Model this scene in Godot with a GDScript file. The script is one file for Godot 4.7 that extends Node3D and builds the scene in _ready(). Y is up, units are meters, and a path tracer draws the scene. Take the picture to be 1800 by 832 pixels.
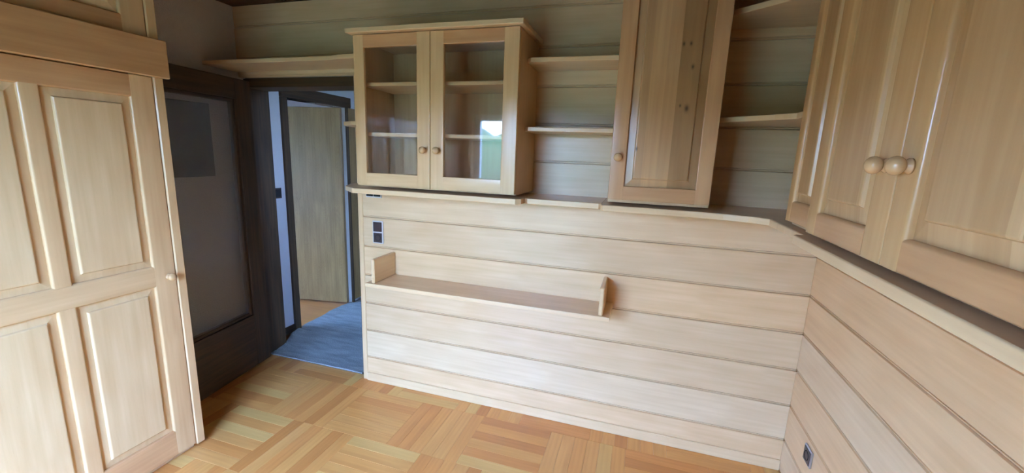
extends Node3D
# A maple-panelled room: plank walls, wall cabinets, a ledge, open shelves, a wardrobe and a doorway to the hall.

const XR := 2.613        # face of the right plank wall
const XL := -0.936       # face of the left plaster wall
const CEIL := 2.51
const BACK := 2.95        # inner face of the window wall behind the camera
const LEDGE := 1.40      # top of the ledge that runs under the wall cabinets

var rng := RandomNumberGenerator.new()
var M := {}
var taken := {}

# ---------------------------------------------------------------- geometry helpers
func begin() -> SurfaceTool:
	var st := SurfaceTool.new()
	st.begin(Mesh.PRIMITIVE_TRIANGLES)
	return st

func roff() -> Vector2:
	return Vector2(rng.randf(), rng.randf())

func uvof(p: Vector3, n: Vector3, g: int, off: Vector2) -> Vector2:
	var a := n.abs()
	var d := 0
	if a.y >= a.x and a.y >= a.z: d = 1
	elif a.z >= a.x and a.z >= a.y: d = 2
	var u := 0
	var v := 1
	if d == 0: u = 1; v = 2
	elif d == 1: u = 0; v = 2
	if g != d and v == g:
		var s := u; u = v; v = s
	return Vector2(p[u], p[v]) + off

func vert(st: SurfaceTool, p: Vector3, n: Vector3, uv: Vector2):
	st.set_normal(n)
	st.set_uv(uv)
	st.add_vertex(p)

func tri(st: SurfaceTool, a: Vector3, b: Vector3, c: Vector3, na: Vector3, nb: Vector3, nc: Vector3, g: int, off: Vector2):
	var n := (na + nb + nc).normalized()
	var ua := uvof(a, n, g, off); var ub := uvof(b, n, g, off); var uc := uvof(c, n, g, off)
	if (b - a).cross(c - a).dot(n) > 0.0:
		vert(st, a, na, ua); vert(st, c, nc, uc); vert(st, b, nb, ub)
	else:
		vert(st, a, na, ua); vert(st, b, nb, ub); vert(st, c, nc, uc)

func quad(st: SurfaceTool, a: Vector3, b: Vector3, c: Vector3, d: Vector3, n: Vector3, g: int, off: Vector2):
	tri(st, a, b, c, n, n, n, g, off)
	tri(st, a, c, d, n, n, n, g, off)

# a box with chamfered edges; g is the axis the wood grain runs along
func bx(st: SurfaceTool, lo: Vector3, hi: Vector3, g := 0, bev := 0.002, off := Vector2.INF):
	if off == Vector2.INF: off = roff()
	var b: float = min(bev, min(hi.x - lo.x, min(hi.y - lo.y, hi.z - lo.z)) * 0.45)
	var c := (lo + hi) * 0.5
	var h := (hi - lo) * 0.5
	var ax := [Vector3.RIGHT, Vector3.UP, Vector3.BACK]
	for d in 3:
		var e: int = (d + 1) % 3
		var f: int = (d + 2) % 3
		for s in [-1.0, 1.0]:
			var q := []
			for k in [[-1, -1], [1, -1], [1, 1], [-1, 1]]:
				var p := c
				p[d] += s * h[d]; p[e] += k[0] * (h[e] - b); p[f] += k[1] * (h[f] - b)
				q.append(p)
			quad(st, q[0], q[1], q[2], q[3], ax[d] * s, g, off)
		for s in [-1.0, 1.0]:
			for t in [-1.0, 1.0]:
				var q := []
				for k in [[-1, 0], [1, 0], [1, 1], [-1, 1]]:
					var p := c
					p[d] += k[0] * (h[d] - b)
					p[e] += s * (h[e] - (b if k[1] == 1 else 0.0))
					p[f] += t * (h[f] - (0.0 if k[1] == 1 else b))
					q.append(p)
				quad(st, q[0], q[1], q[2], q[3], (ax[e] * s + ax[f] * t).normalized(), g, off)
	for s in [-1.0, 1.0]:
		for t in [-1.0, 1.0]:
			for w in [-1.0, 1.0]:
				var p := Vector3(s, t, w)
				var n := p.normalized()
				tri(st, c + p * (h - Vector3(0, b, b)), c + p * (h - Vector3(b, 0, b)), c + p * (h - Vector3(b, b, 0)), n, n, n, g, off)

func onaxis(axis: int, t: float, p: Vector2) -> Vector3:
	if axis == 0: return Vector3(t, p.x, p.y)
	if axis == 1: return Vector3(p.x, t, p.y)
	return Vector3(p.x, p.y, t)

# a closed profile swept straight along an axis; edges that meet at a shallow angle are smoothed
func sweep(st: SurfaceTool, prof: PackedVector2Array, axis: int, t0: float, t1: float, off := Vector2.INF, grain := -1):
	if off == Vector2.INF: off = roff()
	var g := axis if grain < 0 else grain
	var n := prof.size()
	var area := 0.0
	for i in n: area += prof[i].cross(prof[(i + 1) % n])
	var sgn: float = 1.0 if area > 0 else -1.0
	var en := []
	for i in n:
		var d := (prof[(i + 1) % n] - prof[i]).normalized()
		en.append(Vector2(d.y, -d.x) * sgn)
	for i in n:
		var j := (i + 1) % n
		var na: Vector2 = en[i]; var nb: Vector2 = en[i]
		var pv: Vector2 = en[(i + n - 1) % n]; var nx: Vector2 = en[j]
		if pv.dot(na) > 0.82: na = (pv + na).normalized()
		if nx.dot(nb) > 0.82: nb = (nx + nb).normalized()
		var A := onaxis(axis, t0, prof[i]); var B := onaxis(axis, t0, prof[j])
		var C := onaxis(axis, t1, prof[j]); var D := onaxis(axis, t1, prof[i])
		var n1 := onaxis(axis, 0, na); var n2 := onaxis(axis, 0, nb)
		tri(st, A, B, C, n1, n2, n2, g, off)
		tri(st, A, C, D, n1, n2, n1, g, off)
	var ids := Geometry2D.triangulate_polygon(prof)
	for e in [[t0, -1.0], [t1, 1.0]]:
		var nn := onaxis(axis, e[1], Vector2.ZERO)
		for k in range(0, ids.size(), 3):
			tri(st, onaxis(axis, e[0], prof[ids[k]]), onaxis(axis, e[0], prof[ids[k + 1]]), onaxis(axis, e[0], prof[ids[k + 2]]), nn, nn, nn, g, off)

# a flat board of any outline (x, z) between two heights, with rounded top and bottom edges
func board(st: SurfaceTool, poly: PackedVector2Array, y0: float, y1: float, bev: float, g := 0, off := Vector2.INF):
	if off == Vector2.INF: off = roff()
	var n := poly.size()
	var area := 0.0
	for i in n: area += poly[i].cross(poly[(i + 1) % n])
	var sgn: float = 1.0 if area > 0 else -1.0
	var inner := PackedVector2Array()
	var en := []
	for i in n:
		var d := (poly[(i + 1) % n] - poly[i]).normalized()
		en.append(Vector2(d.y, -d.x) * sgn)
	for i in n:
		var a: Vector2 = en[(i + n - 1) % n]; var b: Vector2 = en[i]
		inner.append(poly[i] - (a + b) / max(0.3, 1.0 + a.dot(b)) * bev)
	var mid := PackedVector2Array()
	for i in n: mid.append(poly[i].lerp(inner[i], 0.29))
	var rings := [[y0, inner], [y0 + bev * 0.29, mid], [y0 + bev, poly], [y1 - bev, poly], [y1 - bev * 0.29, mid], [y1, inner]]
	var ny := [-0.92, -0.7, 0.0, 0.0, 0.7, 0.92]
	for r in 5:
		for i in n:
			var j := (i + 1) % n
			var e: Vector2 = en[i]
			var lo: float = sqrt(1.0 - ny[r] * ny[r]); var hi: float = sqrt(1.0 - ny[r + 1] * ny[r + 1])
			var nl := Vector3(e.x * lo, ny[r], e.y * lo); var nh := Vector3(e.x * hi, ny[r + 1], e.y * hi)
			var A := onaxis(1, rings[r][0], rings[r][1][i]); var B := onaxis(1, rings[r][0], rings[r][1][j])
			var C := onaxis(1, rings[r + 1][0], rings[r + 1][1][j]); var D := onaxis(1, rings[r + 1][0], rings[r + 1][1][i])
			tri(st, A, B, C, nl, nl, nh, g, off)
			tri(st, A, C, D, nl, nh, nh, g, off)
	var ids := Geometry2D.triangulate_polygon(inner)
	for e in [[y0, Vector3.DOWN], [y1, Vector3.UP]]:
		for k in range(0, ids.size(), 3):
			tri(st, onaxis(1, e[0], inner[ids[k]]), onaxis(1, e[0], inner[ids[k + 1]]), onaxis(1, e[0], inner[ids[k + 2]]), e[1], e[1], e[1], g, off)

# a turned shape about the local z axis: profile of (radius, height)
func lathe(st: SurfaceTool, at: Vector3, prof: Array, seg := 24):
	var n := prof.size()
	for i in n - 1:
		var a: Vector2 = prof[i]; var b: Vector2 = prof[i + 1]
		for k in seg:
			var t0 := TAU * k / seg; var t1 := TAU * (k + 1) / seg
			var q := []
			var nn := []
			for e in [[a, t0, i], [b, t0, i + 1], [b, t1, i + 1], [a, t1, i]]:
				var c := Vector2(cos(e[1]), sin(e[1]))
				q.append(at + Vector3(c.x * e[0].x, c.y * e[0].x, e[0].y))
				var p0: Vector2 = prof[max(e[2] - 1, 0)]; var p1: Vector2 = prof[min(e[2] + 1, n - 1)]
				var d := (p1 - p0).normalized()
				nn.append(Vector3(c.x * d.y, c.y * d.y, -d.x).normalized())
			tri(st, q[0], q[1], q[2], nn[0], nn[1], nn[2], 2, Vector2.ZERO)
			tri(st, q[0], q[2], q[3], nn[0], nn[2], nn[3], 2, Vector2.ZERO)

# ---------------------------------------------------------------- node helpers
func numbered(parent: Node, called: String) -> String:
	var key := "%d/%s" % [parent.get_instance_id(), called]
	var k: int = taken.get(key, 0)
	taken[key] = k + 1
	return called if k == 0 else "%s_%03d" % [called, k]

func part(parent: Node, called: String, st, mat: Material, label := "") -> MeshInstance3D:
	var o := MeshInstance3D.new()
	o.name = numbered(parent, called)
	o.mesh = st.commit() if st is SurfaceTool else st
	o.material_override = mat
	parent.add_child(o, true)
	if label: o.set_meta("label", label)
	return o

func thing(called: String, label: String, category: String, at := Vector3.ZERO, turn := 0.0, group := "") -> Node3D:
	var o := Node3D.new()
	o.name = numbered(self, called)
	add_child(o, true)
	o.position = at
	o.rotation_degrees.y = turn
	tag(o, label, category, group)
	return o

func tag(o: Node, label: String, category: String, group := "") -> Node:
	o.set_meta("label", label)
	o.set_meta("category", category)
	if group: o.set_meta("group", group)
	return o

func one(called: String, st, mat: Material, label: String, category: String, group := "") -> MeshInstance3D:
	var o := part(self, called, st, mat)
	tag(o, label, category, group)
	return o

func struct(called: String, st, mat: Material, label := "", category := "") -> MeshInstance3D:
	var o := part(self, called, st, mat)
	o.set_meta("kind", "structure")
	if label: o.set_meta("label", label)
	if category: o.set_meta("category", category)
	return o

func struct_group(called: String, label := "", category := "") -> Node3D:
	var o := Node3D.new()
	o.name = called
	add_child(o, true)
	o.set_meta("kind", "structure")
	if label: o.set_meta("label", label)
	if category: o.set_meta("category", category)
	return o

func single(lo: Vector3, hi: Vector3, g := 0, bev := 0.002) -> SurfaceTool:
	var st := begin()
	bx(st, lo, hi, g, bev)
	return st

# ---------------------------------------------------------------- textures and materials
func noise_img(seed_: int, w: int, h: int, freq: float, oct := 3) -> Image:
	var n := FastNoiseLite.new()
	n.seed = seed_
	n.noise_type = FastNoiseLite.TYPE_SIMPLEX_SMOOTH
	n.frequency = freq
	n.fractal_octaves = oct
	var im := n.get_seamless_image(w, h)
	im.convert(Image.FORMAT_L8)
	return im

# wood, grain along u: long streaks, slow patches, short pores; staves > 0 adds glued bands of differing tone
func wood_tex(seed_: int, dark: Color, light: Color, streak := 0.5, patch := 0.35, pore := 0.25, staves := 0, size := 1024, flame := 0.0) -> ImageTexture:
	var a := noise_img(seed_, int(size / 24.0), size, 0.035, 4); a.resize(size, size, Image.INTERPOLATE_CUBIC)
	var b := noise_img(seed_ + 1, int(size / 4.0), size, 0.008, 2); b.resize(size, size, Image.INTERPOLATE_CUBIC)
	var c := noise_img(seed_ + 2, int(size / 10.0), size, 0.22, 2); c.resize(size, size, Image.INTERPOLATE_BILINEAR)
	var w := noise_img(seed_ + 3, int(size / 8.0), size, 0.01, 2); w.resize(size, size, Image.INTERPOLATE_CUBIC)
	var da := a.get_data(); var db := b.get_data(); var dc := c.get_data(); var dw := w.get_data()
	var r := RandomNumberGenerator.new(); r.seed = seed_
	var band := PackedFloat32Array(); band.resize(size)
	if staves > 0:
		var y := 0
		while y < size:
			var wd := int(size / float(staves) * r.randf_range(0.75, 1.3))
			var t := r.randf_range(-0.30, 0.30)
			for k in range(y, min(size, y + wd)): band[k] = t
			y += wd
	var out := PackedByteArray(); out.resize(size * size * 3)
	for y in size:
		for x in size:
			var i := y * size + x
			var t: float = 0.5 + streak * (da[i] / 255.0 - 0.5) + patch * (db[i] / 255.0 - 0.5) + band[y]
			if flame > 0.0:
				t += flame * sin(dw[i] * 0.42 + da[i] * 0.02)
			if dc[i] < 70: t -= pore * (70 - dc[i]) / 70.0
			t = clampf(t, 0.0, 1.0)
			out[i * 3] = int(255.0 * lerpf(dark.r, light.r, t))
			out[i * 3 + 1] = int(255.0 * lerpf(dark.g, light.g, t))
			out[i * 3 + 2] = int(255.0 * lerpf(dark.b, light.b, t))
	var im := Image.create_from_data(size, size, false, Image.FORMAT_RGB8, out)
	im.generate_mipmaps()
	return ImageTexture.create_from_image(im)

# three glued staves of differing tone with a few knots, for the tall cabinet's panel (u up the panel, v across it, metres)
func knotty_tex() -> ImageTexture:
	var im := wood_tex(53, Color8(178, 134, 90), Color8(222, 183, 136), 0.3, 0.3, 0.12).get_image()
	im.clear_mipmaps()
	im.convert(Image.FORMAT_RGB8)
	var n := im.get_width()
	var band := [[0.0, 0.075, 0.95], [0.075, 0.135, 1.02], [0.135, 0.186, 0.98], [0.186, 0.305, 0.84]]
	var knots := [[0.665, 0.194, 0.005], [0.666, 0.222, 0.005], [0.575, 0.238, 0.006], [0.409, 0.232, 0.009], [0.236, 0.044, 0.005], [0.42, 0.205, 0.004]]
	for y in int(n * 0.31):
		var v := float(y) / n
		var k: float = 1.0
		for b in band:
			if v >= b[0] and v < b[1]: k = b[2]
		for x in n:
			var u := float(x) / n
			var c := im.get_pixel(x, y)
			var t: float = k
			for q in knots:
				var d: float = sqrt(pow((u - q[0]) / 1.7, 2.0) + pow(v - q[1], 2.0)) / q[2]
				if d < 2.2: t *= 1.0 - 0.45 * exp(-d * d * 1.3) - 0.08 * maxf(0.0, sin(d * 6.0)) * exp(-d)
			im.set_pixel(x, y, Color(c.r * t, c.g * t * (0.97 if k < 0.9 else 1.0), c.b * t * (0.93 if k < 0.9 else 1.0)))
	im.generate_mipmaps()
	return ImageTexture.create_from_image(im)

func mat(tex: Texture2D, tint: Color, rough: float, spec := 0.5, uvs := 1.0) -> StandardMaterial3D:
	var m := StandardMaterial3D.new()
	m.albedo_texture = tex
	m.albedo_color = tint
	m.roughness = rough
	m.metallic_specular = spec
	m.uv1_scale = Vector3(uvs, uvs, uvs)
	return m

func plain(c: Color, rough := 0.5, metal := 0.0) -> StandardMaterial3D:
	var m := StandardMaterial3D.new()
	m.albedo_color = c
	m.roughness = rough
	m.metallic = metal
	return m

func fine_normal(freq: float, strength: float, seed_: int) -> NoiseTexture2D:
	var n := FastNoiseLite.new()
	n.seed = seed_
	n.frequency = freq
	n.fractal_octaves = 3
	var t := NoiseTexture2D.new()
	t.width = 512; t.height = 512
	t.seamless = true
	t.as_normal_map = true
	t.bump_strength = strength
	t.noise = n
	return t

func make_materials():
	var maple := wood_tex(11, Color8(206, 169, 124), Color8(242, 215, 175), 0.26, 0.30, 0.14)
	var stave := wood_tex(31, Color8(184, 140, 94), Color8(228, 191, 142), 0.25, 0.35, 0.10, 12)
	var ply := wood_tex(47, Color8(182, 132, 88), Color8(222, 176, 126), 0.3, 0.45, 0.12)
	var R := 0.30
	M.plank = mat(maple, Color8(252, 250, 246), R)
	M.plank_b = mat(maple, Color8(255, 244, 230), R)
	M.plank_c = mat(maple, Color8(246, 240, 232), R)
	M.board = mat(maple, Color8(255, 248, 236), R)
	M.frame = mat(maple, Color8(248, 234, 214), 0.24)
	M.rail = mat(ply, Color8(255, 250, 244), 0.24)
	M.field = mat(stave, Color8(252, 248, 240), 0.24)
	M.frame_brown = mat(ply, Color8(255, 252, 248), 0.26)
	M.frame_tan = mat(maple, Color8(236, 214, 184), 0.24)
	M.plain_field = mat(maple, Color8(252, 244, 228), 0.26)
	M.knotty = mat(knotty_tex(), Color8(252, 246, 236), 0.28)
	M.carcass = mat(maple, Color8(240, 226, 210), 0.36)
	M.knob = mat(maple, Color8(240, 220, 196), 0.2)
	var oak := wood_tex(71, Color8(200, 150, 92), Color8(240, 198, 138), 0.35, 0.3, 0.15)
	M.parquet = []
	for c in [Color8(255, 228, 190), Color8(255, 222, 180), Color8(248, 208, 166), Color8(255, 246, 212), Color8(236, 194, 152), Color8(255, 226, 184)]:
		M.parquet.append(mat(oak, c, 0.3))
	var dark_oak := wood_tex(91, Color8(50, 37, 21), Color8(92, 70, 43), 0.8, 0.3, 0.6)
	M.dark_oak = mat(dark_oak, Color8(255, 246, 232), 0.58)
	M.dark_ceiling = mat(ply, Color8(104, 80, 62), 0.5)
	M.leaf_oak = mat(wood_tex(101, Color8(128, 100, 62), Color8(186, 154, 106), 0.32, 0.35, 0.35, 0, 1024, 0.07), Color8(255, 250, 240), 0.34)
	M.plaster = plain(Color8(214, 206, 198), 0.9)
	M.plaster.uv1_triplanar = true
	M.plaster.uv1_scale = Vector3(2.5, 2.5, 2.5)
	M.plaster.normal_enabled = true
	M.plaster.normal_texture = fine_normal(0.06, 5.0, 5)
	M.plaster.normal_scale = 0.5
	M.white = plain(Color8(228, 228, 226), 0.8)
	M.hall_paint = plain(Color8(212, 212, 212), 0.85)
	M.window_white = plain(Color8(235, 235, 232), 0.4)
	M.glass = plain(Color(0.2, 0.24, 0.24, 0.05), 0.03)
	M.glass.transparency = BaseMaterial3D.TRANSPARENCY_ALPHA
	M.obscured = plain(Color(0.60, 0.60, 0.58, 0.24), 0.14)
	M.obscured.transparency = BaseMaterial3D.TRANSPARENCY_ALPHA
	M.slate = plain(Color8(26, 24, 24), 0.6)
	M.brown_plastic = plain(Color8(62, 50, 48), 0.35)
	M.grey_plastic = plain(Color8(205, 198, 190), 0.4)
	M.silver = plain(Color8(190, 190, 192), 0.3, 0.8)
	M.black = plain(Color8(20, 18, 18), 0.6)
	var cn := noise_img(201, 512, 512, 0.12, 4)
	var cs := noise_img(202, 96, 512, 0.02, 3); cs.resize(512, 512, Image.INTERPOLATE_CUBIC)
	var ci := Image.create(512, 512, false, Image.FORMAT_RGB8)
	for y in 512:
		for x in 512:
			var t: float = cn.get_pixel(x, y).r * 0.6 + cs.get_pixel(x, y).r * 0.4
			ci.set_pixel(x, y, Color(0.42, 0.44, 0.43).lerp(Color(0.74, 0.75, 0.73), t))
	M.carpet = mat(ImageTexture.create_from_image(ci), Color.WHITE, 0.95, 0.2, 1.5)
	M.lawn = plain(Color8(84, 92, 66), 0.95)
	M.hedge = plain(Color8(84, 104, 60), 0.95)

# ---------------------------------------------------------------- the planks of the panelled walls
# the front of a plank: eased top edge, a bead and a groove along its lower edge. depth is measured into the room.
func plank_profile(h: float) -> Array:
	return [Vector2(0.0012, -0.022), Vector2(h - 0.0006, -0.022), Vector2(h - 0.0006, -0.004), Vector2(h - 0.003, 0.0), Vector2(0.0142, 0.0), Vector2(0.0122, -0.002),
		Vector2(0.0118, -0.0060), Vector2(0.0088, -0.0060), Vector2(0.0084, -0.0020), Vector2(0.0074, -0.0010), Vector2(0.0056, -0.0010), Vector2(0.0046, -0.0020), Vector2(0.0040, -0.0070), Vector2(0.0012, -0.0070)]

func rows() -> Array:
	var e := [0.0]
	for k in 12: e.append(0.175 + 0.2 * k)
	e.append(CEIL)
	return e

func make_plank_walls():
	var plank_mats := [M.plank, M.plank_b, M.plank, M.plank_c]
	var wall := struct_group("wall_back", "back wall clad in horizontal pale maple planks", "wall")
	var st := begin()
	# masonry behind the planks, pierced by the doorway; white plaster on the hall side
	bx(st, Vector3(-0.02, 0, -0.21), Vector3(XR + 0.2, CEIL, -0.03), 0, 0.0)
	bx(st, Vector3(XL - 0.12, 2.06, -0.21), Vector3(-0.02, CEIL, -0.03), 0, 0.0)
	part(wall, "masonry", st, M.white)
	part(wall, "backing_sheet", single(Vector3(0.036, 0, -0.0299), Vector3(XR + 0.029, CEIL, -0.0235), 0, 0.0), M.rail)
	part(wall, "backing_sheet", single(Vector3(XL, 2.062, -0.0299), Vector3(0.0355, CEIL, -0.0235), 0, 0.0), M.rail)
	var e := rows()
	for i in e.size() - 1:
		var y0: float = e[i]; var y1: float = e[i + 1]
		var spans := []
		if y0 > 2.06: spans.append([XL, XR, y0])
		else: spans.append([0.036, XR, y0])
		if y0 < 2.06 and y1 > 2.06: spans.append([XL, 0.036, 2.062])
		for s in spans:
			var pr := PackedVector2Array()
			for p in plank_profile(y1 - s[2]): pr.append(Vector2(s[2] + p.x, p.y))
			st = begin()
			sweep(st, pr, 0, s[0] + 0.0005, s[1] - 0.0005)
			part(wall, "plank", st, plank_mats[rng.randi() % 4])
	var wr := struct_group("wall_right", "right wall clad in horizontal pale maple planks", "wall")
	part(wr, "backing_sheet", single(Vector3(XR + 0.0235, 0, 0.0), Vector3(XR + 0.0299, CEIL, BACK), 2, 0.0), M.rail)
	part(wr, "masonry", single(Vector3(XR + 0.03, 0, -0.023), Vector3(XR + 0.2, CEIL, BACK + 0.2), 0, 0.0), M.white)
	for i in e.size() - 1:
		var y0: float = e[i]; var y1: float = e[i + 1]
		var pr := PackedVector2Array()
		for p in plank_profile(y1 - y0): pr.append(Vector2(XR - p.y, y0 + p.x))
		st = begin()
		sweep(st, pr, 2, 0.0005, BACK)
		part(wr, "plank", st, plank_mats[rng.randi() % 4])
	# low skirting and the upright edge strip beside the doorway
	struct("baseboard_back", single(Vector3(0.036, 0.001, 0.0), Vector3(XR - 0.001, 0.062, 0.012), 0, 0.003), M.board, "low maple skirting along the back wall", "baseboard")
	struct("trim_1", single(Vector3(0.0, 0.001, -0.05), Vector3(0.036, 2.06, 0.005), 1, 0.003), M.board, "upright maple strip closing the plank wall beside the doorway", "trim")

# ---------------------------------------------------------------- floor
func make_floor():
	var fl := struct_group("floor", "orange-brown oak parquet in a staggered basket pattern", "floor")
	part(fl, "subfloor", single(Vector3(-3.6, -0.15, -2.7), Vector3(XR + 0.2, -0.0125, BACK + 0.2), 0, 0.0), M.parquet[4])
	var s := 0.4265
	var bw := s / 6.0
	var meshes := []
	for k in 5:
		var st := begin()
		bx(st, Vector3(0, -0.012, 0), Vector3(s - 0.0006, 0, bw - 0.0006), 0, 0.0006)
		meshes.append(st.commit())
	var rest := []
	for k in 6: rest.append(begin())
	var count := 0
	# rows of cells from the back wall towards the window; every other row is shifted by half a cell
	var z := 0.542 - 2.0 * s
	var row := 0
	while z < BACK:
		var shift: float = -0.0915 if row % 2 == 0 else 0.114
		var k := -4
		while k < 8:
			var x0 := shift + k * s
			var along := posmod(k, 2) == (1 if row % 2 == 0 else 0)
			for b in 6:
				var x := x0 if along else x0 + b * bw
				var zz := z + b * bw if along else z
				var w := s if along else bw
				var d := bw if along else s
				var xa: float = max(x, XL); var xb: float = min(x + w, XR)
				var za: float = max(zz, -0.045); var zb: float = min(zz + d, BACK)
				if xb - xa < 0.004 or zb - za < 0.004: continue
				if za < 0.0 and xa > 0.0: za = 0.0
				if zb - za < 0.004: continue
				var tint := rng.randi() % 6
				if along and b == 0 and row >= 2: tint = 3
				if za > 1.25 or count >= 290:
					bx(rest[tint], Vector3(xa, -0.012, za), Vector3(xb - 0.0006, 0, zb - 0.0006), 0 if along else 2, 0.0006)
					continue
				count += 1
				var full := absf(xb - xa - w) < 0.001 and absf(zb - za - d) < 0.001
				if full:
					var o := part(fl, "parquet_strip", meshes[rng.randi() % 5], M.parquet[tint])
					if along:
						o.position = Vector3(xa, 0, za)
						if rng.randf() < 0.5:
							o.rotation_degrees.y = 180; o.position = Vector3(xa + s - 0.0006, 0, za + bw - 0.0006)
					else:
						o.rotation_degrees.y = 90
						o.position = Vector3(xa, 0, za + s - 0.0006)
				else:
					part(fl, "parquet_strip", single(Vector3(xa, -0.012, za), Vector3(xb - 0.0006, 0, zb - 0.0006), 0 if along else 2, 0.0006), M.parquet[tint])
			k += 1
		z += s
		row += 1
	for k in 6:
		var o := part(fl, "parquet_behind", rest[k], M.parquet[k])
		o.set_meta("kind", "stuff")

# ---------------------------------------------------------------- room shell, window, hall and the room beyond it
func wall_with_hole(called: String, axis: int, at0: float, at1: float, a0: float, a1: float, h0: float, h1: float, y0: float, y1: float, m: Material, label: String) -> MeshInstance3D:
	# a wall that runs along x (axis 0) or z (axis 2) from a0 to a1, with one rectangular opening
	var st := begin()
	for r in [[a0, h0, 0.0, CEIL], [h1, a1, 0.0, CEIL], [h0, h1, 0.0, y0], [h0, h1, y1, CEIL]]:
		if r[1] - r[0] < 0.001 or r[3] - r[2] < 0.001: continue
		if axis == 0: bx(st, Vector3(r[0], r[2], at0), Vector3(r[1], r[3], at1), 0, 0.0)
		else: bx(st, Vector3(at0, r[2], r[0]), Vector3(at1, r[3], r[1]), 0, 0.0)
	return struct(called, st, m, label, "wall")

func casement(called: String, axis: int, at: float, a0: float, a1: float, y0: float, y1: float, label: String):
	var w := struct_group(called, label, "window")
	var st := begin()
	var mid := (a0 + a1) * 0.5
	for r in [[a0, a0 + 0.07, y0, y1], [a1 - 0.07, a1, y0, y1], [a0 + 0.07, a1 - 0.07, y0, y0 + 0.07], [a0 + 0.07, a1 - 0.07, y1 - 0.07, y1], [mid - 0.05, mid + 0.05, y0 + 0.07, y1 - 0.07]]:
		if axis == 0: bx(st, Vector3(r[0], r[2], at - 0.03), Vector3(r[1], r[3], at + 0.03), 0, 0.004)
		else: bx(st, Vector3(at - 0.03, r[2], r[0]), Vector3(at + 0.03, r[3], r[1]), 0, 0.004)
	part(w, "window_frame", st, M.window_white)
	for r in [[a0 + 0.07, mid - 0.05], [mid + 0.05, a1 - 0.07]]:
		if axis == 0: part(w, "pane", single(Vector3(r[0], y0 + 0.07, at - 0.003), Vector3(r[1], y1 - 0.07, at + 0.003), 0, 0.0), M.glass)
		else: part(w, "pane", single(Vector3(at - 0.003, y0 + 0.07, r[0]), Vector3(at + 0.003, y1 - 0.07, r[1]), 0, 0.0), M.glass)

func make_shell():
	struct("ceiling", single(Vector3(-3.6, CEIL, -2.7), Vector3(XR + 0.2, CEIL + 0.15, BACK + 0.2), 0, 0.0), M.dark_ceiling, "dark stained wooden ceiling", "ceiling")
	struct("wall_left", single(Vector3(XL - 0.12, 0, -0.21), Vector3(XL, CEIL, BACK + 0.2), 0, 0.0), M.plaster, "left wall of rough pale plaster above the open door", "wall")
	wall_with_hole("wall_front", 0, BACK, BACK + 0.2, XL, XR + 0.03, WX0, WX1, WY0, WY1, M.rail, "window wall facing the plank wall")
	casement("window_1", 0, BACK + 0.12, WX0, WX1, WY0, WY1, "wide white window in the wall facing the planks")
	# hall
	wall_with_hole("wall_hall_left", 2, -1.18, -1.06, -2.6, -0.21, -1.235, -0.515, -0.01, 2.0, M.hall_paint, "white hall wall with a dark framed doorway")
	struct("wall_hall_far", single(Vector3(-3.6, 0, -2.75), Vector3(2.0, CEIL, -2.6), 0, 0.0), M.white, "far wall of the hall", "wall")
	wall_with_hole("wall_hall_right", 2, 1.8, 2.0, -2.6, -0.21, -0.85, -0.3, 1.3, 2.45, M.white, "end wall of the hall with a window")
	casement("window_2", 2, 1.9, -0.85, -0.3, 1.3, 2.45, "window at the end of the hall")
	# room beyond the hall
	wall_with_hole("wall_side_room", 2, -3.6, -3.4, -2.6, 1.8, -0.1, 1.5, 0.8, 2.2, M.white, "outer wall of the room beyond the hall")
	casement("window_3", 2, -3.5, -0.1, 1.5, 0.8, 2.2, "window of the room beyond the hall")
	struct("wall_side_room_front", single(Vector3(-3.4, 0, 1.6), Vector3(XL - 0.12, CEIL, 1.8), 0, 0.0), M.white, "front wall of the room beyond the hall", "wall")

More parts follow.
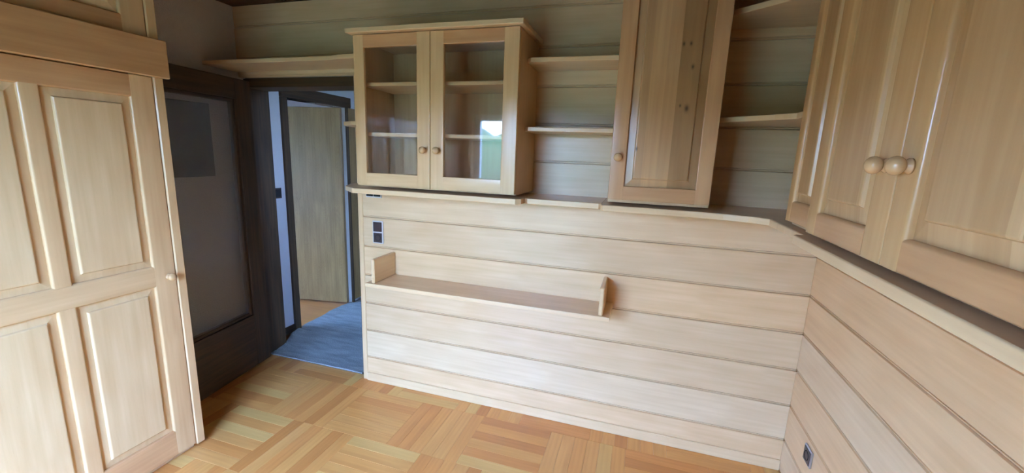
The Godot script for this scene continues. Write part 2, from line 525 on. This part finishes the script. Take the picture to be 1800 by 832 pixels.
func make_doorway():
	# dark oak frame of the doorway in the plank wall
	var fr := struct_group("door_frame_1", "dark oak frame of the doorway to the hall", "door frame")
	part(fr, "jamb", single(Vector3(XL, 0.001, -0.215), Vector3(-0.906, 2.06, -0.035), 1, 0.003), M.dark_oak)
	part(fr, "jamb", single(Vector3(-0.045, 0.001, -0.215), Vector3(-0.0005, 2.0, -0.051), 1, 0.003), M.dark_oak)
	part(fr, "door_head", single(Vector3(-0.906, 2.0, -0.215), Vector3(-0.0005, 2.06, -0.024), 0, 0.003), M.dark_oak)
	var th := begin()
	bx(th, Vector3(-0.905, -0.012, -0.21), Vector3(-0.046, 0.002, -0.046), 0, 0.002)
	part(fr, "threshold", th, M.dark_oak)
	# the glazed leaf, swung open against the left wall
	var ang := rad_to_deg(atan2(-0.587, 0.085))
	var leaf := struct_group("door_1", "dark oak glazed door standing open against the left wall", "door")
	leaf.position = Vector3(-0.884, 0.0, 0.0)
	leaf.rotation_degrees.y = ang      # local x runs from the hinge to the lock edge
	# local +z must point into the room
	var W := 0.82
	var T := -0.04
	for x in [0.0, W - 0.135]:
		part(leaf, "stile", single(Vector3(x, 0.012, T), Vector3(x + 0.135, 2.035, 0.0), 1, 0.003), M.dark_oak)
	part(leaf, "bottom_rail", single(Vector3(0.135, 0.012, T), Vector3(W - 0.135, 0.405, 0.0), 0, 0.003), M.dark_oak)
	part(leaf, "top_rail", single(Vector3(0.135, 1.905, T), Vector3(W - 0.135, 2.035, 0.0), 0, 0.003), M.dark_oak)
	for r in [[0.135, 0.158, 0.405, 1.905], [W - 0.158, W - 0.135, 0.405, 1.905]]:
		part(leaf, "glazing_bead", single(Vector3(r[0], r[2], -0.03), Vector3(r[1], r[3], 0.008), 1, 0.005), M.dark_oak)
	for r in [[0.158, W - 0.158, 0.405, 0.428], [0.158, W - 0.158, 1.882, 1.905]]:
		part(leaf, "glazing_bead", single(Vector3(r[0], r[2], -0.03), Vector3(r[1], r[3], 0.008), 0, 0.005), M.dark_oak)
	# obscured glass with a pebbled face
	part(leaf, "glass_pane", single(Vector3(0.158, 0.428, -0.022), Vector3(W - 0.158, 1.882, -0.017), 0, 0.0), M.obscured, "obscured pebbled glass")
	for y in [0.25, 1.75]:
		var h := begin()
		bx(h, Vector3(-0.012, y, -0.012), Vector3(0.0, y + 0.09, 0.004), 1, 0.004)
		part(leaf, "hinge", h, M.silver)
	# dark board on the wall, seen through the glass
	one("wall_board", single(Vector3(XL + 0.001, 1.40, 0.24), Vector3(XL + 0.018, 1.86, 0.62), 1, 0.003), M.slate, "dark rectangular board on the left wall behind the door's obscured glass", "board")
	# frame of the second doorway in the hall wall
	var f2 := struct_group("door_frame_2", "dark frame around the doorway in the white hall wall", "door frame")
	part(f2, "jamb", single(Vector3(-1.185, 0.001, -0.515), Vector3(-1.035, 2.0, -0.455), 1, 0.004), M.dark_oak)
	part(f2, "jamb", single(Vector3(-1.185, 0.001, -1.258), Vector3(-1.035, 2.0, -1.236), 1, 0.004), M.dark_oak)
	part(f2, "door_head", single(Vector3(-1.185, 2.0, -1.30), Vector3(-1.035, 2.095, -0.455), 2, 0.004), M.dark_oak)
	var l2 := struct_group("door_2", "pale oak veneered door standing open beyond the hall", "door")
	l2.position = Vector3(-1.085, 0, -1.234)
	l2.rotation_degrees.y = 190.0
	part(l2, "leaf", single(Vector3(0.008, 0.012, -0.042), Vector3(0.715, 1.995, -0.002), 1, 0.003), M.leaf_oak)
	struct("baseboard_hall", single(Vector3(-1.06, 0.001, -0.454), Vector3(-1.045, 0.07, -0.212), 2, 0.003), M.dark_oak, "dark skirting at the foot of the white hall wall", "baseboard")
	# panelled closet front past the second doorway
	var cl := thing("hall_closet", "flat brown oak closet front beside the open hall door", "closet", Vector3(-1.06, 0, -1.301))
	part(cl, "front", single(Vector3(0.001, 0.034, -1.2), Vector3(0.02, 1.999, 0.042), 1, 0.003), M.leaf_oak)
	# light switch on the hall wall
	var sw := thing("hall_light_switch", "small dark light switch on the white hall wall", "switch", Vector3(-1.06, 1.19, -0.41))
	part(sw, "plate", single(Vector3(0.0, 0, 0), Vector3(0.01, 0.085, 0.085), 1, 0.003), M.brown_plastic)
	part(sw, "rocker", single(Vector3(0.01, 0.012, 0.012), Vector3(0.014, 0.073, 0.073), 1, 0.002), M.black)
	# floor cloth of the hall
	var st := begin()
	var n := FastNoiseLite.new(); n.seed = 77; n.frequency = 3.0; n.fractal_octaves = 2
	var nx := 60
	var nz := 70
	var pts := []
	for j in nz + 1:
		var z := lerpf(-0.046, -2.58, pow(float(j) / nz, 1.3))
		var xl := -0.899
		if z < -0.19: xl = lerpf(-0.899, -1.03, clampf((-0.19 - z) / 0.2, 0, 1))
		if z < -0.44: xl = lerpf(-1.03, -1.085, clampf((-0.44 - z) / 0.3, 0, 1)) + 0.012 * sin(z * 14.0)
		if z < -1.25: xl = lerpf(-1.073, -1.01, clampf((-1.25 - z) / 0.1, 0, 1))
		var xr := -0.05 if z > -0.215 else -0.05
		var line := []
		for i in nx + 1:
			var f := float(i) / nx
			var x := lerpf(xl, xr, f * f * 0.6 + f * 0.4)
			var y := 0.010 + 0.004 * n.get_noise_2d(x, z * 2.0)
			if z < -0.12 and z > -0.5 and i < 14: y += 0.016 * (1.0 - i / 14.0) * (0.5 + 0.5 * sin(z * 22.0))
			line.append(Vector3(x, y, z))
		pts.append(line)
	for j in nz:
		for i in nx:
			var A: Vector3 = pts[j][i]; var B: Vector3 = pts[j][i + 1]; var C: Vector3 = pts[j + 1][i + 1]; var D: Vector3 = pts[j + 1][i]
			var nn := (C - A).cross(B - D).normalized()
			if nn.y < 0: nn = -nn
			tri(st, A, B, C, nn, nn, nn, 0, Vector2.ZERO)
			tri(st, A, C, D, nn, nn, nn, 0, Vector2.ZERO)
	for i in nx:
		var A: Vector3 = pts[0][i]; var B: Vector3 = pts[0][i + 1]
		quad(st, A, B, Vector3(B.x, 0.0025, B.z), Vector3(A.x, 0.0025, A.z), Vector3.BACK, 0, Vector2.ZERO)
	for j in nz:
		var A: Vector3 = pts[j][0]; var B: Vector3 = pts[j + 1][0]
		quad(st, A, B, Vector3(B.x, 0.0025, B.z), Vector3(A.x, 0.0025, A.z), Vector3.LEFT, 0, Vector2.ZERO)
	one("hall_carpet", st, M.carpet, "blue-grey carpet on the hall floor beyond the doorway", "carpet")

func make_outside():
	var g := begin()
	bx(g, Vector3(-40, -0.5, -40), Vector3(40, -0.2, 40), 0, 0.0)
	struct("ground_outside", g, M.lawn, "short grass outside the windows", "lawn")
	var n := FastNoiseLite.new(); n.seed = 9; n.frequency = 0.5; n.fractal_octaves = 4
	for h in [[Vector3(-14, -0.2, 11.0), Vector3(1, 0, 0), 30.0, 2.4], [Vector3(-8.5, -0.2, -14.0), Vector3(0, 0, 1), 22.0, 3.4]]:
		var st := begin()
		var rings := []
		for i in 91:
			var c: Vector3 = h[0] + h[1] * (h[2] * i / 90.0)
			var side: Vector3 = h[1].cross(Vector3.UP)
			var ring := []
			for k in 13:
				var a := PI * k / 12.0
				var p: Vector3 = c + side * cos(a) * 0.9 + Vector3.UP * pow(sin(a), 0.5) * h[3]
				p += (side * cos(a) + Vector3.UP * sin(a)) * n.get_noise_3dv(p) * 0.9
				ring.append(p)
			rings.append(ring)
		for i in 90:
			for k in 12:
				var A: Vector3 = rings[i][k]; var B: Vector3 = rings[i + 1][k]; var C: Vector3 = rings[i + 1][k + 1]; var D: Vector3 = rings[i][k + 1]
				var a := PI * (k + 0.5) / 12.0
				var nn: Vector3 = (h[1].cross(Vector3.UP) * cos(a) + Vector3.UP * sin(a))
				quad(st, A, B, C, D, nn.normalized(), 0, Vector2.ZERO)
		one("garden_hedge", st, M.hedge, "dense green hedge in the garden outside the window" if h[1].x > 0 else "dense green hedge outside the side room", "hedge")

# ---------------------------------------------------------------- cabinets (front at local z = 0, facing +z)
# a frame member: one long edge carries a rounded moulding towards the panel opening
func member(st: SurfaceTool, upright: bool, a: float, b: float, t0: float, t1: float, zf: float, th: float, r_lo: float, r_hi: float):
	var pr := PackedVector2Array()
	pr.append(Vector2(a, zf - th))
	for k in 7:
		var q := PI * 0.5 * k / 6.0
		pr.append(Vector2(a + r_lo - r_lo * cos(q), zf - r_lo + r_lo * sin(q)))
	for k in 7:
		var q := PI * 0.5 * (6 - k) / 6.0
		pr.append(Vector2(b - r_hi + r_hi * cos(q), zf - r_hi + r_hi * sin(q)))
	pr.append(Vector2(b, zf - th))
	if upright:
		sweep(st, pr, 1, t0, t1)
	else:
		var p2 := PackedVector2Array()
		for p in pr: p2.append(Vector2(p.x, p.y))
		sweep(st, p2, 0, t0, t1)

# a raised panel filling an opening: a sloped border that rises to a field with a small step
func raised(st: SurfaceTool, x0: float, y0: float, x1: float, y1: float, zf: float, inset: float, g := 1, off := Vector2.INF):
	if off == Vector2.INF: off = roff()
	var rg := [[-0.006, -0.015], [inset - 0.004, -0.0100], [inset - 0.001, -0.0032], [inset + 0.001, -0.0016], [inset + 0.004, -0.0010]]
	for i in rg.size() - 1:
		var a: float = rg[i][0]; var b: float = rg[i + 1][0]
		var za: float = zf + rg[i][1]; var zb: float = zf + rg[i + 1][1]
		var A := [Vector3(x0 + a, y0 + a, za), Vector3(x1 - a, y0 + a, za), Vector3(x1 - a, y1 - a, za), Vector3(x0 + a, y1 - a, za)]
		var B := [Vector3(x0 + b, y0 + b, zb), Vector3(x1 - b, y0 + b, zb), Vector3(x1 - b, y1 - b, zb), Vector3(x0 + b, y1 - b, zb)]
		for k in 4:
			var j := (k + 1) % 4
			var nn: Vector3 = (A[j] - A[k]).cross(B[k] - A[k]).normalized()
			if nn.z < 0: nn = -nn
			quad(st, A[k], A[j], B[j], B[k], nn, g, off)
	var f: float = rg[-1][0]
	var z: float = zf + rg[-1][1]
	quad(st, Vector3(x0 + f, y0 + f, z), Vector3(x1 - f, y0 + f, z), Vector3(x1 - f, y1 - f, z), Vector3(x0 + f, y1 - f, z), Vector3(0, 0, 1), g, off)
	var e := 0.006
	quad(st, Vector3(x0 - e, y0 - e, zf - 0.019), Vector3(x1 + e, y0 - e, zf - 0.019), Vector3(x1 + e, y1 + e, zf - 0.019), Vector3(x0 - e, y1 + e, zf - 0.019), Vector3(0, 0, -1), g, off)

func knob_mesh(r: float, reach: float) -> ArrayMesh:
	var st := begin()
	var pr := [Vector2(0.0001, 0.0), Vector2(r * 0.80, 0.0), Vector2(r * 0.82, reach * 0.10), Vector2(r * 0.62, reach * 0.2), Vector2(r * 0.52, reach * 0.32)]
	var c := reach - r * 0.86
	for k in 11:
		var a := lerpf(-0.95, PI * 0.5, k / 10.0)
		pr.append(Vector2(max(0.0001, r * cos(a)), c + r * 0.86 * sin(a)))
	lathe(st, Vector3.ZERO, pr, 28)
	return st.commit()

# a framed door with raised panels. cols: [[x0, x1], ...] openings across; rws: [[y0, y1], ...] openings up
func panel_door(parent: Node, x0: float, y0: float, x1: float, y1: float, cols: Array, rws: Array, inset: float, low_rail: Material, knob_at := Vector2.INF, r := 0.008, field: Material = null, off := Vector2.INF, frame: Material = null) -> MeshInstance3D:
	if frame == null: frame = M.frame
	var th := 0.021
	# the door itself is its backing sheet; stiles, rails, panels and knob are its pieces
	var door := part(parent, "door", single(Vector3(x0 + 0.002, y0 + 0.002, -0.0225), Vector3(x1 - 0.002, y1 - 0.002, -0.0195), 1, 0.0), M.carcass)
	var st := begin()
	member(st, true, x0, cols[0][0], y0, y1, 0.0, th - 0.002, 0.003, r)
	part(door, "stile", st, frame)
	st = begin()
	member(st, true, cols[-1][1], x1, y0, y1, 0.0, th - 0.002, r, 0.003)
	part(door, "stile", st, frame)
	var xa: float = cols[0][0]; var xb: float = cols[-1][1]
	var ys := [[y0, rws[0][0]]]
	for k in rws.size() - 1: ys.append([rws[k][1], rws[k + 1][0]])
	ys.append([rws[-1][1], y1])
	for k in ys.size():
		st = begin()
		member(st, false, ys[k][0], ys[k][1], xa - 0.004, xb + 0.004, -0.0003, th - 0.0025, 0.003 if k == 0 else r, 0.003 if k == ys.size() - 1 else r)
		part(door, "rail", st, low_rail if (k == 0 or k == ys.size() - 1) else frame)
	for rr in rws:
		for k in cols.size() - 1:
			st = begin()
			member(st, true, cols[k][1], cols[k + 1][0], rr[0] - 0.004, rr[1] + 0.004, -0.0006, th - 0.003, r, r)
			part(door, "muntin", st, frame)
		for c in cols:
			st = begin()
			raised(st, c[0], rr[0], c[1], rr[1], 0.0, inset, 1, off)
			part(door, "panel", st, field if field else M.field)
	if knob_at != Vector2.INF:
		var kn := part(door, "knob", M.knob_shape, M.knob, "turned wooden knob")
		kn.position = Vector3(knob_at.x, knob_at.y, 0.0)
	return door

func make_wardrobe():
	var Z0 := 2.585      # far end of the wardrobe, out of frame; local x runs from there towards the doorway
	var t := thing("wardrobe", "tall pale maple wardrobe with raised panel doors beside the open door", "wardrobe", Vector3(-0.385, 0, Z0), 90)
	var zl := func(z: float) -> float: return Z0 - z
	var D := -0.5505
	var xe: float = zl.call(0.905)
	var st := begin()
	bx(st, Vector3(0.0, 0.001, D), Vector3(xe, 2.49, -0.025), 1, 0.001)
	part(t, "body", st, M.carcass)
	part(t, "side_panel", single(Vector3(zl.call(0.906), 0.018, D), Vector3(zl.call(0.862), 2.49, 0.004), 1, 0.005), M.frame)
	var doors := [[0.909, 1.744], [1.747, 2.582]]
	for d in doors:
		var a: float = d[0]
		var cols := [[zl.call(a + 0.740), zl.call(a + 0.448)], [zl.call(a + 0.387), zl.call(a + 0.095)]]
		panel_door(t, zl.call(d[1]), 0.030, zl.call(d[0]), 1.893, cols, [[0.165, 0.930], [1.031, 1.798]], 0.035, M.rail, Vector2(zl.call(a + 0.032), 0.968), 0.008, M.plain_field)
		panel_door(t, zl.call(d[1]), 2.062, zl.call(d[0]), 2.488, cols, [[2.135, 2.42]], 0.035, M.rail, Vector2.INF, 0.008, M.plain_field)
	st = begin()
	bx(st, Vector3(0.0, 1.895, 0.0015), Vector3(zl.call(0.848), 2.060, 0.030), 0, 0.004)
	part(t, "header_board", st, M.rail)

func carcass(parent: Node, w: float, y0: float, y1: float, depth: float):
	# closed box behind the doors
	part(parent, "body", single(Vector3(0, y0, -depth), Vector3(w, y1, -0.0235), 1, 0.0015), M.carcass)

func make_wall_cabinets():
	# glazed display cabinet on the back wall
	var zf := 0.355
	var t := thing("display_cabinet", "maple wall cabinet with two glazed doors and inner shelves", "cabinet", Vector3(0.27, 0, zf))
	var W := 0.908
	var dp := -zf + 0.001
	var y0 := 1.412
	var y1 := 2.190
	for x in [0.0, W - 0.018]:
		part(t, "side_panel", single(Vector3(x, y0, dp), Vector3(x + 0.018, y1, -0.0235), 1, 0.0015), M.carcass)
	part(t, "bottom_panel", single(Vector3(0.0185, y0, dp), Vector3(W - 0.0185, y0 + 0.018, -0.0235), 0, 0.0015), M.carcass)
	part(t, "top_panel", single(Vector3(0.0185, y1 - 0.018, dp), Vector3(W - 0.0185, y1, -0.0235), 0, 0.0015), M.carcass)
	part(t, "back_panel", single(Vector3(0.0185, y0 + 0.0185, dp), Vector3(W - 0.0185, y1 - 0.0185, dp + 0.006), 1, 0.0), M.carcass)
	for y in [1.683, 1.943]:
		part(t, "inner_shelf", single(Vector3(0.019, y, dp + 0.007), Vector3(W - 0.019, y + 0.019, -0.05), 0, 0.0015), M.board)
	var st := begin()
	board(st, PackedVector2Array([Vector2(-0.022, dp), Vector2(W + 0.022, dp), Vector2(W + 0.022, 0.032), Vector2(-0.022, 0.032)]), y1 + 0.002, y1 + 0.026, 0.004)
	part(t, "cornice_board", st, M.board)
	for d in [[0.0015, 0.4455, 0.063, 0.372, 0.415], [0.4485, 0.9065, 0.521, 0.832, 0.491]]:
		var door := Node3D.new()
		door.name = numbered(t, "door")
		t.add_child(door, true)
		for e in [[d[0], d[2]], [d[3], d[1]]]:
			st = begin()
			member(st, true, e[0], e[1], 1.418, 2.188, 0.0, 0.021, 0.003, 0.003)
			part(door, "stile", st, M.frame)
		for r in [[1.418, 1.486], [2.127, 2.188]]:
			st = begin()
			member(st, false, r[0], r[1], d[2] - 0.001, d[3] + 0.001, -0.0003, 0.0205, 0.003, 0.003)
			part(door, "rail", st, M.rail if r[0] > 2 else M.frame)
		part(door, "glass_pane", single(Vector3(d[2] - 0.004, 1.482, -0.014), Vector3(d[3] + 0.004, 2.131, -0.010), 0, 0.0), M.glass, "clear glass pane")
		var kn := part(door, "knob", M.knob_shape, M.knob, "turned wooden knob")
		kn.position = Vector3(d[4], 1.617, 0.0)
	# tall single-door cabinet
	var c2 := thing("wall_cabinet", "tall single-door maple wall cabinet with knotty raised panel on back wall", "cabinet", Vector3(1.625, 0, zf))
	carcass(c2, 0.433, 1.412, 2.44, zf - 0.001)
	panel_door(c2, 0.0015, 1.426, 0.4315, 2.438, [[0.069, 0.369]], [[1.490, 2.37]], 0.036, M.frame_brown, Vector2(0.034, 1.617), 0.004, M.knotty, Vector2(-1.42, -0.065), M.frame_brown)
	# narrow cabinet at the corner end of the right wall
	var c3 := thing("wall_cabinet", "narrow maple wall cabinet next to the dark corner shelves", "cabinet", Vector3(2.268, 0, 0.63), -90)
	carcass(c3, 0.246, 1.406, 2.44, XR - 2.268 - 0.001)
	panel_door(c3, 0.0015, 1.420, 0.2445, 2.438, [[0.048, 0.198]], [[1.490, 2.37]], 0.030, M.rail, Vector2.INF, 0.008, null, Vector2.INF, M.frame_tan)
	# two-door cabinet on the right wall
	var c4 := thing("wall_cabinet", "large two-door maple wall cabinet with a pair of ball knobs, right wall", "cabinet", Vector3(2.253, 0, 0.878), -90)
	carcass(c4, 0.840, 1.406, 2.44, XR - 2.253 - 0.001)
	for d in [[0.0015, 0.4175, 0.378], [0.4205, 0.8385, 0.460]]:
		panel_door(c4, d[0], 1.416, d[1], 2.438, [[d[0] + 0.066, d[1] - 0.085 if d[0] < 0.1 else d[1] - 0.066]], [[1.482, 2.37]], 0.042, M.rail, Vector2(d[2], 1.617), 0.009, null, Vector2.INF, M.frame_tan)

func make_ledge_and_shelves():
	var y0 := LEDGE - 0.028
	var lab := [
		["maple ledge board under the glazed display cabinet, rounded at its free end", PackedVector2Array([Vector2(0.06, 0.0005), Vector2(1.215, 0.0005), Vector2(1.215, 0.362), Vector2(1.192, 0.385), Vector2(0.255, 0.385), Vector2(0.13, 0.28), Vector2(0.06, 0.15)]), 0],
		["shallower maple ledge board between the display cabinet and tall cabinet", PackedVector2Array([Vector2(1.216, 0.0005), Vector2(1.598, 0.0005), Vector2(1.598, 0.305), Vector2(1.585, 0.318), Vector2(1.235, 0.318), Vector2(1.216, 0.30)]), 0],
		["maple ledge board under the tall cabinet, turning the inner corner", PackedVector2Array([Vector2(1.599, 0.0005), Vector2(XR - 0.0005, 0.0005), Vector2(XR - 0.0005, 0.838), Vector2(2.262, 0.838), Vector2(2.264, 0.47), Vector2(2.20, 0.425), Vector2(2.11, 0.40), Vector2(2.0, 0.385), Vector2(1.85, 0.38), Vector2(1.61, 0.38), Vector2(1.599, 0.37)]), 0],
		["maple ledge board under the two-door cabinet along the right wall", PackedVector2Array([Vector2(XR - 0.0005, 0.839), Vector2(XR - 0.0005, 1.95), Vector2(2.232, 1.95), Vector2(2.232, 0.850), Vector2(2.243, 0.839)]), 2],
	]
	for l in lab:
		var st := begin()
		board(st, l[1], y0, LEDGE, 0.004, l[2])
		one("ledge_board", st, M.board, l[0], "ledge", "ledge boards under the wall cabinets")
	# open shelves
	var open := [
		["upper open shelf between the display cabinet and tall cabinet", PackedVector2Array([Vector2(1.1785, 0.0005), Vector2(1.6245, 0.0005), Vector2(1.6245, 0.235), Vector2(1.20, 0.235), Vector2(1.1785, 0.215)]), 2.057, 2.079],
		["lower open shelf between the display cabinet and tall cabinet", PackedVector2Array([Vector2(1.1785, 0.0005), Vector2(1.6245, 0.0005), Vector2(1.6245, 0.235), Vector2(1.20, 0.235), Vector2(1.1785, 0.215)]), 1.729, 1.751],
		["upper curved corner shelf beside the tall cabinet, near the ceiling", corner_poly(), 2.224, 2.248],
		["lower curved corner shelf beside the tall cabinet", corner_poly(), 1.784, 1.807],
		["small rounded end shelf left of the display cabinet, above the doorway", PackedVector2Array([Vector2(0.05, 0.0005), Vector2(0.2695, 0.0005), Vector2(0.2695, 0.30), Vector2(0.19, 0.29), Vector2(0.10, 0.235), Vector2(0.05, 0.15)]), 1.740, 1.762],
		["long narrow maple shelf over the doorway running to the left wall", PackedVector2Array([Vector2(XL + 0.0005, 0.0005), Vector2(0.2695, 0.0005), Vector2(0.2695, 0.27), Vector2(0.10, 0.27), Vector2(0.04, 0.245), Vector2(XL + 0.0005, 0.245)]), 2.096, 2.120],
	]
	for s in open:
		var st := begin()
		board(st, s[1], s[2], s[3], 0.0035)
		one("open_shelf", st, M.board, s[0], "shelf", "open shelves around the wall cabinets")
	# low wall shelf with two upright ends
	var t := thing("wall_shelf", "long low maple wall shelf with two upright ends", "shelf", Vector3(0, 0, 0.0005))
	var st := begin()
	board(st, PackedVector2Array([Vector2(0.211, 0.0), Vector2(1.676, 0.0), Vector2(1.676, 0.238), Vector2(0.211, 0.238)]), 0.784, 0.809, 0.0035)
	part(t, "shelf_board", st, M.board)
	for x in [0.252, 1.616]:
		part(t, "upright_end", single(Vector3(x, 0.8095, 0.0), Vector3(x + 0.023, 0.960, 0.232), 2, 0.005), M.board)

func corner_poly() -> PackedVector2Array:
	var p := PackedVector2Array([Vector2(2.0585, 0.0005), Vector2(XR - 0.0005, 0.0005), Vector2(XR - 0.0005, 0.6295), Vector2(2.31, 0.6295)])
	for k in 9:
		var a := k / 8.0
		p.append(Vector2(lerpf(2.31, 2.0585, a) + 0.006 * sin(PI * a), lerpf(0.43, 0.205, a) - 0.006 * sin(PI * a)))
	return p

func make_outlets():
	# switch and socket in one upright frame beside the doorway
	var t := thing("switch_and_socket", "upright dark switch over socket in pale frame beside the doorway", "socket", Vector3(0.110, 1.005, 0.0005))
	part(t, "frame", single(Vector3(0, 0, 0), Vector3(0.080, 0.150, 0.008), 1, 0.003), M.grey_plastic)
	part(t, "rocker", single(Vector3(0.008, 0.079, 0.008), Vector3(0.072, 0.143, 0.012), 1, 0.003), M.brown_plastic)
	var so := part(t, "socket_insert", single(Vector3(0.008, 0.007, 0.008), Vector3(0.072, 0.071, 0.010), 1, 0.002), M.brown_plastic)
	var st := begin()
	lathe(st, Vector3(0.04, 0.039, 0.010), [Vector2(0.022, 0.0), Vector2(0.021, 0.002), Vector2(0.019, 0.002), Vector2(0.018, -0.0), Vector2(0.0001, -0.0001)], 24)
	part(so, "socket_well", st, M.black)
	# double switch right under the ledge
	t = thing("double_switch", "dark double switch plate tucked under the ledge by the doorway", "switch", Vector3(0.066, 1.288, 0.0005))
	part(t, "frame", single(Vector3(0, 0.018, 0), Vector3(0.118, 0.083, 0.008), 0, 0.003), M.grey_plastic)
	for x in [0.007, 0.061]:
		part(t, "rocker", single(Vector3(x, 0.026, 0.008), Vector3(x + 0.050, 0.077, 0.012), 0, 0.003), M.black)
	# socket low on the right wall
	t = thing("wall_socket", "square dark socket in silver frame low on the right wall", "socket", Vector3(XR - 0.0005, 0.272, 0.262), -90)
	part(t, "frame", single(Vector3(0, 0, 0), Vector3(0.082, 0.080, 0.009), 1, 0.003), M.silver)
	so = part(t, "socket_insert", single(Vector3(0.007, 0.007, 0.009), Vector3(0.075, 0.073, 0.011), 1, 0.002), M.brown_plastic)
	st = begin()
	lathe(st, Vector3(0.041, 0.04, 0.011), [Vector2(0.023, 0.0), Vector2(0.022, 0.002), Vector2(0.020, 0.002), Vector2(0.019, -0.0), Vector2(0.0001, -0.0001)], 24)
	part(so, "socket_well", st, M.black)

# ---------------------------------------------------------------- the scene
const WX0 := -0.15       # window opening behind the camera
const WX1 := 1.18
const WY0 := 0.06
const WY1 := 2.05

func _ready():
	rng.seed = 4711
	var cam := Camera3D.new()
	cam.name = "camera"
	cam.position = Vector3(1.77199, 1.61099, 2.32571)
	cam.rotation_order = EULER_ORDER_YXZ
	cam.rotation = Vector3(-0.193077, 0.294557, 0.037235)
	cam.fov = rad_to_deg(2.0 * atan(416.0 / 735.953))
	cam.near = 0.05
	cam.far = 200.0
	add_child(cam)
	cam.current = true
	var we := WorldEnvironment.new()
	we.name = "environment"
	var env := Environment.new()
	env.background_mode = Environment.BG_SKY
	var sky := Sky.new()
	var sm := ProceduralSkyMaterial.new()
	sm.sky_top_color = Color(0.50, 0.68, 1.0)
	sm.sky_horizon_color = Color(0.66, 0.80, 1.0)
	sm.sky_curve = 0.2
	sm.ground_bottom_color = Color(0.12, 0.16, 0.08)
	sm.ground_horizon_color = Color(0.3, 0.34, 0.26)
	sm.sky_energy_multiplier = 1.0
	sky.sky_material = sm
	env.sky = sky
	env.background_energy_multiplier = 14.0
	env.ambient_light_source = Environment.AMBIENT_SOURCE_DISABLED
	env.tonemap_mode = Environment.TONE_MAPPER_LINEAR
	env.tonemap_exposure = 6.9
	env.sdfgi_enabled = true
	env.ssao_enabled = true
	env.ssil_enabled = true
	we.environment = env
	add_child(we)

	make_materials()
	M.knob_shape = knob_mesh(0.0185, 0.040)
	make_shell()
	make_plank_walls()
	make_floor()
	make_doorway()
	make_outside()
	make_wardrobe()
	make_wall_cabinets()
	make_ledge_and_shelves()
	make_outlets()
